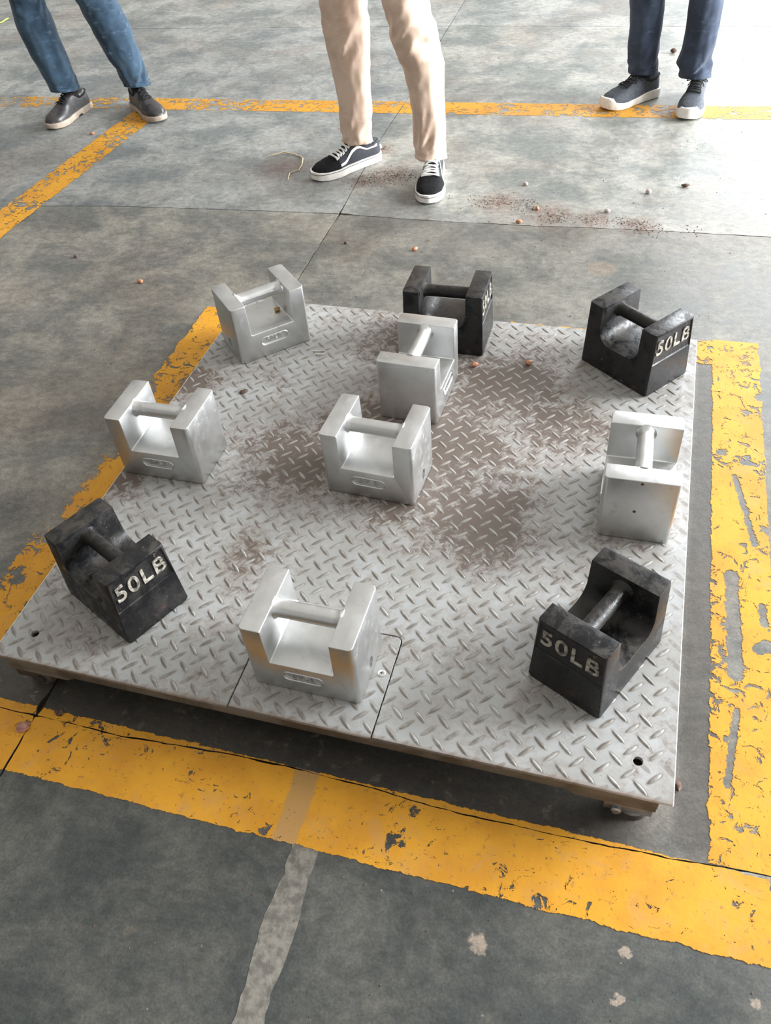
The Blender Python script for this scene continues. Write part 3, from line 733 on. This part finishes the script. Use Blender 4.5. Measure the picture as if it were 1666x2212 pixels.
def shoe(kind, person, side):
    heel = side[0:2]; d = side[2]; L = side[3]
    surf, wt, zb, W = shoe_fn(kind, L)
    up_mat = {'skate': M_CANVAS, 'derby': M_LTHR, 'runner': M_KNIT}[kind]
    bm = bmesh.new(); N = 16; SS = [i/24 for i in range(25)]; SS[0] = .006; SS[-1] = .992
    rows = [[surf(s, PI*k/N) for k in range(N+1)]+[Vector((s*L, -smoothi(wt, s)*W*.8, zb-.006)), Vector((s*L, smoothi(wt, s)*W*.8, zb-.006))] for s in SS]
    rings_mesh(bm, rows)
    root = bobj('shoe', bm, up_mat, person, 50)
    root.location = (heel[0]-person.location.x, heel[1]-person.location.y, 0); root.rotation_euler = (0, 0, R(d))
    # collar padding
    bm = bmesh.new(); ring = [surf(s, PI*.5+sg*a, .001) for s, a, sg in [(.02, .2, 1), (.04, .6, 1), (.12, .85, 1), (.22, .85, 1), (.32, .7, 1), (.40, .35, 1), (.42, .0, 1), (.40, .35, -1), (.32, .7, -1), (.22, .85, -1), (.12, .85, -1), (.04, .6, -1), (.02, .2, -1)]]
    ring.append(ring[0]); tube(bm, ring, .0045, 8, False); bobj('collar', bm, M_SOCK if kind != 'skate' else M_CANVAS, root, 60)
    # sole
    bm = bmesh.new(); per = []
    n = 40
    for k in range(n): t = k/n; per.append((t, 1))
    outline = [(s, 1) for s in [i/26 for i in range(27)]]+[(s, -1) for s in [i/26 for i in range(26, -1, -1)]]
    def ol(off, z, fz=None, lift=0):
        P = []
        for s, sg in outline:
            w = smoothi(wt, s)*W+off
            if s <= 0: w *= .6
            if s >= 1: w *= .45
            x = s*L; x += (off if s > .9 else 0)-(off if s < .06 else 0)
            toe = lift*max(0, (s-.78)/.22)**2; zz = (z(s) if callable(z) else z)
            P.append((x, sg*w, zz+toe))
        return P
    if kind == 'skate':
        rg = [ol(.001, 0, lift=.006), ol(.0045, .003, lift=.006), ol(.0050, .026), ol(.0040, .031, lift=.003), ol(.000, .031, lift=.003)]
    elif kind == 'derby':
        hz = lambda s: 0.0 if s < .30 or s > .40 else .006
        hz2 = lambda s: .001 if s < .31 else (.008 if s < .46 else .002)
        rg = [ol(-.001, hz2, lift=.008), ol(.0025, hz2, lift=.008), ol(.0050, lambda s: .022 if s < .3 else .020, lift=.004), ol(.0035, .025, lift=.003), ol(-.001, .026, lift=.003)]
    else:
        tp = lambda s: .034 if s < .25 else (.034-.010*min(1, (s-.25)/.25) if s < .86 else .024+.024*min(1, (s-.86)/.10))
        rg = [ol(-.002, 0, lift=.010), ol(.003, .003, lift=.009), ol(.0050, .014, lift=.006), ol(.0042, tp), ol(.002, lambda s: tp(s)+.002)]
    rings_mesh(bm, rg); bobj('sole', bm, M_TANSOLE if kind == 'derby' else M_WHITE, root, 40)
    if kind == 'skate':
        bm = bmesh.new(); ln = [(p[0], p[1], .0262) for p in ol(.0052, 0)]; tube(bm, ln+[ln[0]], .0009, 5, False); tag(bobj('foxing_line', bm, M_CANVAS, root), 'thin dark line round the sole')
        bm = bmesh.new(); rows = [[surf(s, PI*k/14, .0016) for k in range(15)] for s in [.665+.327*i/9 for i in range(10)]]
        for r_ in range(10): 
            a = rows[r_]
        VV = [[bm.verts.new(p) for p in r_] for r_ in rows]
        for A, B in zip(VV, VV[1:]):
            for k in range(14): bm.faces.new((A[k], A[k+1], B[k+1], B[k]))
        bobj('toe_cap', bm, M_SUEDE, root, 50)
        for sg in (0, 1):                 # white side stripe that dips and rises
            st = [(.66, .30), (.60, .28), (.555, .34), (.50, .50), (.44, .66), (.38, .74), (.32, .70), (.25, .62), (.15, .60), (.07, .60)]
            bm = bmesh.new(); prev = None
            fine = []
            for q in range(37):
                t = q/36*(len(st)-1); i = min(int(t), len(st)-2); f = t-i
                fine.append((st[i][0]+(st[i+1][0]-st[i][0])*f, st[i][1]+(st[i+1][1]-st[i][1])*f))
            for s, th in fine:
                t0, t1 = th-.10, th+.10
                if sg: t0, t1 = PI-t0, PI-t1
                a, b = bm.verts.new(surf(s, t0, .0020)), bm.verts.new(surf(s, t1, .0020))
                if prev: bm.faces.new((prev[0], prev[1], b, a))
                prev = (a, b)
            bobj('side_stripe', bm, M_WHITE, root)
    # laces
    lm = M_LACEW if kind == 'skate' else M_LACEB
    s0, s1, rows_, half = {'skate': (.40, .66, 7, .55), 'derby': (.42, .60, 4, .40), 'runner': (.42, .64, 6, .50)}[kind]
    bm = bmesh.new()
    for k in range(rows_):
        s = s0+(s1-s0)*k/(rows_-1); ds = (s1-s0)/(rows_-1)*.8
        for sg in (1, -1):
            P = [surf(min(s+ds*q/6, s1+.02), PI/2+sg*half*(1-2*q/6), .0035+.001*math.sin(PI*q/6)*(1+sg)) for q in range(7)]
            tube(bm, P, .0030 if kind == 'skate' else .0019, 6)
    bobj('laces', bm, lm, root, 60)
    if kind != 'skate':
        bm = bmesh.new(); c = surf(s0-.01, PI/2, .006); k_ = 1.0 if kind == 'runner' else .6
        for sg in (1, -1):
            P = [c+Vector((.012*math.sin(t*PI*2)*k_, sg*(.036*(1-math.cos(t*2*PI))/2+.004*t)*k_, -.022*(1-math.cos(t*2*PI))/2*k_+.006*math.sin(t*PI))) for t in [i/12 for i in range(13)]]
            tube(bm, P, .0017, 6)
            P = [c+Vector((.020*t*k_+.004, sg*.030*t*k_, -.030*t*t*k_+.004)) for t in [i/6 for i in range(7)]]; tube(bm, P, .0017, 6)
        bobj('lace_bow', bm, lm, root, 60)
    # sock filling the collar
    bm = bmesh.new(); tube(bm, [(.075, 0, .045), (.074, 0, .085), (.070, 0, .118)], [.024, .023, .027], 16); bobj('sock', bm, M_SOCK, root, 60)
    return root
def skin_body(name, nodes, edges, mat, parent, sub=2):
    me = bpy.data.meshes.new(name); me.from_pydata([n[0] for n in nodes], edges, []); o = obj(name, me, mat, parent)
    o.modifiers.new('skin', 'SKIN'); sv = me.skin_vertices[0].data
    for k, n in enumerate(nodes): r = n[1]; sv[k].radius = (r, r) if not isinstance(r, tuple) else r; sv[k].use_root = (k == 0)
    m_ = o.modifiers.new('sub', 'SUBSURF'); m_.levels = sub; m_.render_levels = sub; bake(o); me = o.data
    if not len(me.materials): me.materials.append(mat)
    me.polygons.foreach_set('use_smooth', [True]*len(me.polygons)); return o
def person(label, kind, tmat, cuff, legs, feet, hipc, yaw, seed, amp, shirt):
    base = Vector(((feet[0][0]+feet[1][0])/2, (feet[0][1]+feet[1][1])/2, 0))
    t = empty('person', base); tag(t, label, 'person', 'people standing behind the platform')
    off = -base
    r = Vector((math.cos(yaw), math.sin(yaw), 0)); f = Vector((-r.y, r.x, 0))*-1   # r: picture right, f: towards the viewer
    H = Vector(hipc)
    bm = bmesh.new()
    for k, (secs, sg) in enumerate(zip(legs, (-1, 1))):
        hp = H+r*sg*.085
        rg = leg_rings(secs, (hp.x, hp.y, H.z), .088, seed+k*7, amp, .46)
        rings_mesh(bm, [[(p[0]+off.x, p[1]+off.y, p[2]) for p in q] for q in rg])
    rg = []
    for z, a, b in ((-.06, .12, .09), (0, .165, .115), (.05, .170, .120), (.12, .160, .112), (.17, .155, .108)):
        rg.append([tuple(H+off+r*math.cos(2*PI*q/32)*a+f*math.sin(2*PI*q/32)*b+Vector((0, 0, z))) for q in range(32)])
    rings_mesh(bm, rg)
    o = bobj('trousers', bm, tmat, t); md = o.modifiers.new('r', 'REMESH'); md.mode = 'VOXEL'; md.voxel_size = .0055; md.use_smooth_shade = True
    sm = o.modifiers.new('s', 'SMOOTH'); sm.factor = .5; sm.iterations = 1; bake(o)
    o.data.polygons.foreach_set('use_smooth', [True]*len(o.data.polygons))
    if not len(o.data.materials): o.data.materials.append(tmat)
    if cuff:                              # stitched hem band
        for secs in legs:
            s = min(secs, key=lambda q: q[2]); bm = bmesh.new()
            for dz, dr in ((.004, .0035), (.020, .0015)):
                tube(bm, [(s[0]+off.x+math.cos(a*PI/12)*(s[3]/2+dr), s[1]+off.y+math.sin(a*PI/12)*(s[3]/2*1.08+dr), s[2]+dz-.010*math.sin(a*PI/12)) for a in range(25)], .0016, 5, False)
            bobj('hem', bm, M_JEAN3 if cuff == 2 else M_JEAN1, t)
    # upper body: one continuous skin surface, mostly above the picture
    C = H+off
    def P(x, y, z): return tuple(C+r*x+f*y+Vector((0, 0, z)))
    nodes = [(P(0, 0, .10), (.15, .105)), (P(0, 0, .26), (.155, .11)), (P(0, 0, .42), (.17, .115)), (P(0, 0, .52), (.10, .09)), (P(0, .0, .585), (.055, .055)), (P(0, .02, .66), (.075, .085)), (P(0, .02, .76), (.070, .085))]
    edges = [(0, 1), (1, 2), (2, 3), (3, 4), (4, 5), (5, 6)]
    for sg in (-1, 1):
        b0 = len(nodes)
        nodes += [(P(sg*.17, 0, .47), .062), (P(sg*.215, -.01, .33), .046), (P(sg*.235, .0, .18), .038), (P(sg*.24, .04, .02), .030), (P(sg*.24, .055, -.05), (.024, .036)), (P(sg*.24, .06, -.10), (.018, .040))]
        edges += [(2, b0), (b0, b0+1), (b0+1, b0+2), (b0+2, b0+3), (b0+3, b0+4), (b0+4, b0+5)]
        for q in range(4):
            i = len(nodes); y = .035+.017*q; l = (.065, .078, .084, .07)[3-q]
            nodes += [(P(sg*.240, y, -.125), .0088), (P(sg*.236, y+.004, -.125-l*.5), .0082), (P(sg*.225, y+.006, -.125-l), .0072)]
            edges += [(b0+5, i), (i, i+1), (i+1, i+2)]
        i = len(nodes); nodes += [(P(sg*.232, .095, -.075), .0098), (P(sg*.224, .105, -.115), .0085)]; edges += [(b0+4, i), (i, i+1)]
    skin_body('body', nodes, edges, M_SKIN, t)
    sn = [(P(0, 0, .02), (.172, .128)), (P(0, 0, .24), (.168, .122)), (P(0, 0, .42), (.182, .127)), (P(0, 0, .525), (.11, .10))]; se = [(0, 1), (1, 2), (2, 3)]
    for sg in (-1, 1):
        i = len(sn); sn += [(P(sg*.175, 0, .475), .074), (P(sg*.215, -.01, .34), .064)]; se += [(2, i), (i, i+1)]
    skin_body('shirt', sn, se, shirt, t)
    bm = bmesh.new(); bmesh.ops.create_uvsphere(bm, u_segments=20, v_segments=12, radius=.1); c = Vector(P(0, -.005, .765))
    for v in bm.verts: v.co = c+Vector((v.co.x*.86, v.co.y*1.0, v.co.z*.95))
    bmesh.ops.bisect_plane(bm, geom=bm.verts[:]+bm.edges[:]+bm.faces[:], plane_co=c-Vector((0, 0, .01)), plane_no=Vector((0, 0, 1))-f*.55, clear_inner=True)
    bobj('hair', bm, M_HAIR, t, 60)
    for ft in feet: shoe(kind, t, ft)
    return t
LEG = {
'p1l': (-2.011, 2.135, -97.0, 0.275, [(-2.068, 2.021, 0.449, 0.125), (-2.063, 2.024, 0.348, 0.142), (-2.055, 2.03, 0.259, 0.137), (-2.044, 2.038, 0.175, 0.126), (-2.035, 2.041, 0.100, 0.114)]),
'p1r': (-1.791, 2.159, -38.0, 0.275, [(-1.781, 2.075, 0.434, 0.149), (-1.76, 2.089, 0.331, 0.151), (-1.747, 2.097, 0.251, 0.136), (-1.731, 2.108, 0.176, 0.119), (-1.723, 2.113, 0.101, 0.104)]),
'p2l': (-0.548, 1.750, -131.0, 0.285, [(-0.608, 1.687, 0.537, 0.158), (-0.608, 1.687, 0.47, 0.151), (-0.607, 1.688, 0.421, 0.146), (-0.605, 1.688, 0.364, 0.135), (-0.603, 1.689, 0.274, 0.122), (-0.602, 1.689, 0.189, 0.112), (-0.606, 1.688, 0.134, 0.108), (-0.606, 1.688, 0.080, 0.104)]),
'p2r': (-0.315, 1.685, -82.0, 0.285, [(-0.373, 1.588, 0.564, 0.142), (-0.355, 1.593, 0.485, 0.143), (-0.344, 1.596, 0.425, 0.146), (-0.325, 1.6, 0.375, 0.135), (-0.318, 1.602, 0.289, 0.116), (-0.313, 1.604, 0.2, 0.108), (-0.313, 1.604, 0.138, 0.105), (-0.313, 1.604, 0.072, 0.104)]),
'p3l': (0.407, 2.444, -137.0, 0.262, [(0.328, 2.408, 0.344, 0.129), (0.335, 2.408, 0.251, 0.121), (0.337, 2.408, 0.171, 0.114), (0.34, 2.408, 0.129, 0.112), (0.347, 2.408, 0.090, 0.104)]),
'p3r': (0.567, 2.468, -97.0, 0.290, [(0.535, 2.389, 0.349, 0.119), (0.538, 2.389, 0.258, 0.117), (0.535, 2.389, 0.187, 0.114), (0.532, 2.389, 0.138, 0.128), (0.54, 2.389, 0.086, 0.108)])}
def build_person(a, b, *args, **kw):
    A, B = LEG[a], LEG[b]; return A, B
def P_(label, kind, tmat, cuff, a, b, hipc, seed, amp, shirt):
    A, B = LEG[a], LEG[b]
    yaw = R(14)
    return person(label, kind, tmat, cuff, (A[4], B[4]), (A[:4], B[:4]), hipc, yaw, seed, amp, shirt)
P_('person on the left in blue jeans and black leather lace-up shoes with pale soles', 'derby', M_JEAN1, 1, 'p1l', 'p1r', (-1.965, 2.13, .88), 3, .0075, M_SHIRT)
P_('person in the middle in beige trousers and black canvas shoes with white stripes', 'skate', M_CHINO, 0, 'p2l', 'p2r', (-.505, 1.70, .90), 11, .0095, simple('white_shirt', (.6, .6, .6), .85))
P_('person on the right in dark jeans and grey running shoes with white soles', 'runner', M_JEAN3, 2, 'p3l', 'p3r', (.435, 2.46, .89), 23, .0075, simple('navy_shirt', (.05, .06, .1), .85))

# ------------------------------------------------------------ small litter
def ellipsoid(name, loc, s, rz, mat, label, cat, seed=0, rough=.12, group=None, tilt=0):
    bm = bmesh.new(); bmesh.ops.create_icosphere(bm, subdivisions=2, radius=1)
    for v in bm.verts:
        k = 1+rough*noise.noise(v.co*1.6+Vector((seed, 0, 0))); v.co = Vector((v.co.x*s[0]*k, v.co.y*s[1]*k, v.co.z*s[2]*k))
    lo = min(v.co.z for v in bm.verts)
    for v in bm.verts: v.co.z -= lo
    o = bobj(name, bm, mat, None, 60); o.location = loc; o.rotation_euler = (0, tilt, rz)
    return tag(o, label, cat, group)
seeds = [(-1.046, .782, 0, M_SEED, 'orange seed lying on the dark floor left of the platform'),
 (-1.826, 1.841, .4, M_SEED, 'orange seed on the floor between the left person\'s shoes'),
 (-.243, 1.100, .9, M_SEED, 'light brown seed on the floor behind the far black weight'),
 (.091, 1.416, 1.9, M_SEED, 'seed in the middle of the red dirt trail'),
 (.315, 1.426, .2, M_PALE, 'pale seed at the right end of the red dirt trail'),
 (.047, 1.318, .0, M_SEED, 'seed lying on the long floor joint below the red dirt trail'),
 (.024, 1.588, -.3, M_PALE, 'whitish seed alone on the floor right of the middle person'),
 (-1.345, .897, .5, M_CLOD, 'small dark brown seed on the floor near the left edge'),
 (-.474, 1.109, .5, M_CLOD, 'small dark seed on the floor just below the joint crossing')]
for k, (x, y, a, mt, lb) in enumerate(seeds): ellipsoid('seed', (x, y, .0002), (.0105, .0068, .0058) if mt != M_CLOD else (.007, .005, .004), a, mt, lb, 'seed', k, group='scattered seeds')
ellipsoid('seed', (.090, .403, ZT+.0002), (.0100, .0062, .0055), .5, M_SEED, 'orange seed on the platform at the foot of the far black weight', 'seed', 31, group='scattered seeds')
ellipsoid('seed', (.215, .434, ZT+.0002), (.0092, .0066, .0058), .2, M_SEED, 'orange seed on the platform between two black weights at the back', 'seed', 32, group='scattered seeds')
ellipsoid('seed', (-.434+.005, .4226+.03, ZT+.0016+.0697), (.0085, .0060, .0050), .8, simple('ochre_seed', (.42, .24, .06), .5), 'ochre seed inside the notch of the far left silver weight', 'seed', 33, group='scattered seeds')
ellipsoid('dry_leaf_bit', (-.434, .206, ZT+.0002), (.012, .007, .0022), .9, M_CLOD, 'brown dry leaf crumb on the left part of the platform', 'leaf', 41, .5)
ellipsoid('pebble', (.434, 1.575, .0002), (.0105, .009, .008), .3, M_PALE, 'pale pebble on the floor right of the white scrape', 'stone', 51)
ellipsoid('pebble', (.453, 2.925, .0002), (.014, .012, .010), .3, M_CLOD, 'dark pebble on the bright floor between the right person\'s legs', 'stone', 52)
ellipsoid('pebble', (-.569, 1.825, .0002), (.011, .010, .009), .3, M_PALE, 'pale pebble in the joint by the middle person\'s left shoe', 'stone', 53)
ellipsoid('dirt_clod', (.548, 1.636, .0002), (.014, .007, .005), .1, M_CLOD, 'dark dirt clod on the floor right of the pale pebble', 'dirt', 54, .5)
ellipsoid('dirt_clod', (.612, -.520, .0002), (.007, .010, .006), .4, M_CLOD, 'dark clod beside the front right corner of the platform', 'dirt', 55, .6)
ellipsoid('pink_lump', (-.520, -.684, .0005), (.013, .009, .006), .2, M_PINK, 'pinkish lump on the foreground yellow line at its left end', 'lump', 56, .5)
ellipsoid('dirt_clod', (-.470, -.640, .0002), (.008, .007, .005), .4, M_CLOD, 'small dark clod in front of the platform\'s left foot', 'dirt', 57, .5)
# loose red dirt: uncountable crumbs
bm = bmesh.new(); tr_ = [(-.168, 1.461), (-.072, 1.455), (.038, 1.452), (.098, 1.411), (.137, 1.37), (.215, 1.378), (.29, 1.363), (.361, 1.366), (.448, 1.341), (.60, 1.335)]
rnd = random.Random(3)
def crumb(x, y, s):
    for v in LEG.values():                 # keep clear of the shoes
        d = (math.cos(R(v[2])), math.sin(R(v[2]))); q = (x-v[0])*d[0]+(y-v[1])*d[1]; q = max(0, min(v[3], q))
        if math.hypot(x-v[0]-d[0]*q, y-v[1]-d[1]*q) < .065: return
    m_ = Matrix.Translation((x, y, s*.35)) @ Matrix.Rotation(rnd.random()*6, 4, 'Z') @ Matrix.Diagonal((s*rnd.uniform(.7, 1.5), s, s*.7, 1)); bmesh.ops.create_icosphere(bm, subdivisions=1, radius=1, matrix=m_) if False else bmesh.ops.create_cone(bm, cap_ends=True, segments=5, radius1=1, radius2=.5, depth=1, matrix=m_)
for k in range(1100):
    t = rnd.random()*(len(tr_)-1); i = int(t); f = t-i; x = tr_[i][0]+(tr_[i+1][0]-tr_[i][0])*f; y = tr_[i][1]+(tr_[i+1][1]-tr_[i][1])*f
    if noise.noise((x*14, y*14, 3)) < -.12: continue
    crumb(x+rnd.gauss(0, .018), y+rnd.gauss(0, .020), rnd.choice((.0009, .0012, .0016, .0024)))
tag(bobj('loose_dirt', bm, M_CLOD), 'trail of red-brown dirt crumbs on the floor right of the middle person', 'dirt', kind='stuff')
bm = bmesh.new()
for k in range(650):
    c = rnd.choice(((-.47, 1.60, .05, .03), (-.55, 1.56, .03, .04), (-.40, 1.62, .05, .02), (-.555, 1.80, .02, .03)))
    crumb(rnd.gauss(c[0], c[2]), rnd.gauss(c[1], c[3]), rnd.choice((.0008, .0011, .0015, .0022)))
tag(bobj('loose_dirt', bm, M_CLOD), 'red-brown dirt crumbs between the middle person\'s shoes', 'dirt', kind='stuff')
bm = bmesh.new()
for k in range(260): crumb(rnd.uniform(-1.1, 1.1), rnd.uniform(.8, 2.9), rnd.choice((.0010, .0014, .0022)))
for k in range(120): crumb(rnd.uniform(-.6, .75), rnd.uniform(-1.0, -.62), rnd.choice((.0008, .0010, .0014)))
tag(bobj('floor_grit', bm, M_CLOD), 'fine dark grit strewn over the concrete floor', 'grit', kind='stuff')
# straw, wire staple, green blade
bm = bmesh.new(); S = [(-.985, 1.711), (-.958, 1.727), (-.929, 1.746), (-.888, 1.742), (-.850, 1.722), (-.834, 1.698), (-.821, 1.651), (-.818, 1.608), (-.843, 1.582), (-.836, 1.552), (-.831, 1.526)]
tube(bm, [(x, y, .0024+.004*math.sin(k*.9)**2) for k, (x, y) in enumerate(S)], [.0008, .002, .0022, .0018, .0018, .0022, .0018, .0020, .0014, .0016, .0008], 6)
tag(bobj('straw', bm, M_STRAW, None, 60), 'curled strand of dry straw on the floor left of the middle person', 'straw')
bm = bmesh.new(); tube(bm, [(-.322, .392, ZT+.003), (-.300, .398, ZT+.003), (-.289, .397, ZT+.003), (-.286, .390, ZT+.003), (-.292, .384, ZT+.003), (-.314, .380, ZT+.003)], .0013, 6)
tag(bobj('wire_clip', bm, M_WIRE, None, 60), 'small bright bent wire clip on the platform beside the far left silver weight', 'clip')
bm = bmesh.new(); tube(bm, [(-3.26, 3.24, .003), (-3.235, 3.27, .004), (-3.225, 3.31, .010), (-3.232, 3.34, .006)], [.001, .004, .004, .001], 6)
tag(bobj('grass_blade', bm, M_LEAF, None, 60), 'yellow-green grass blade on the floor at the upper left', 'grass')
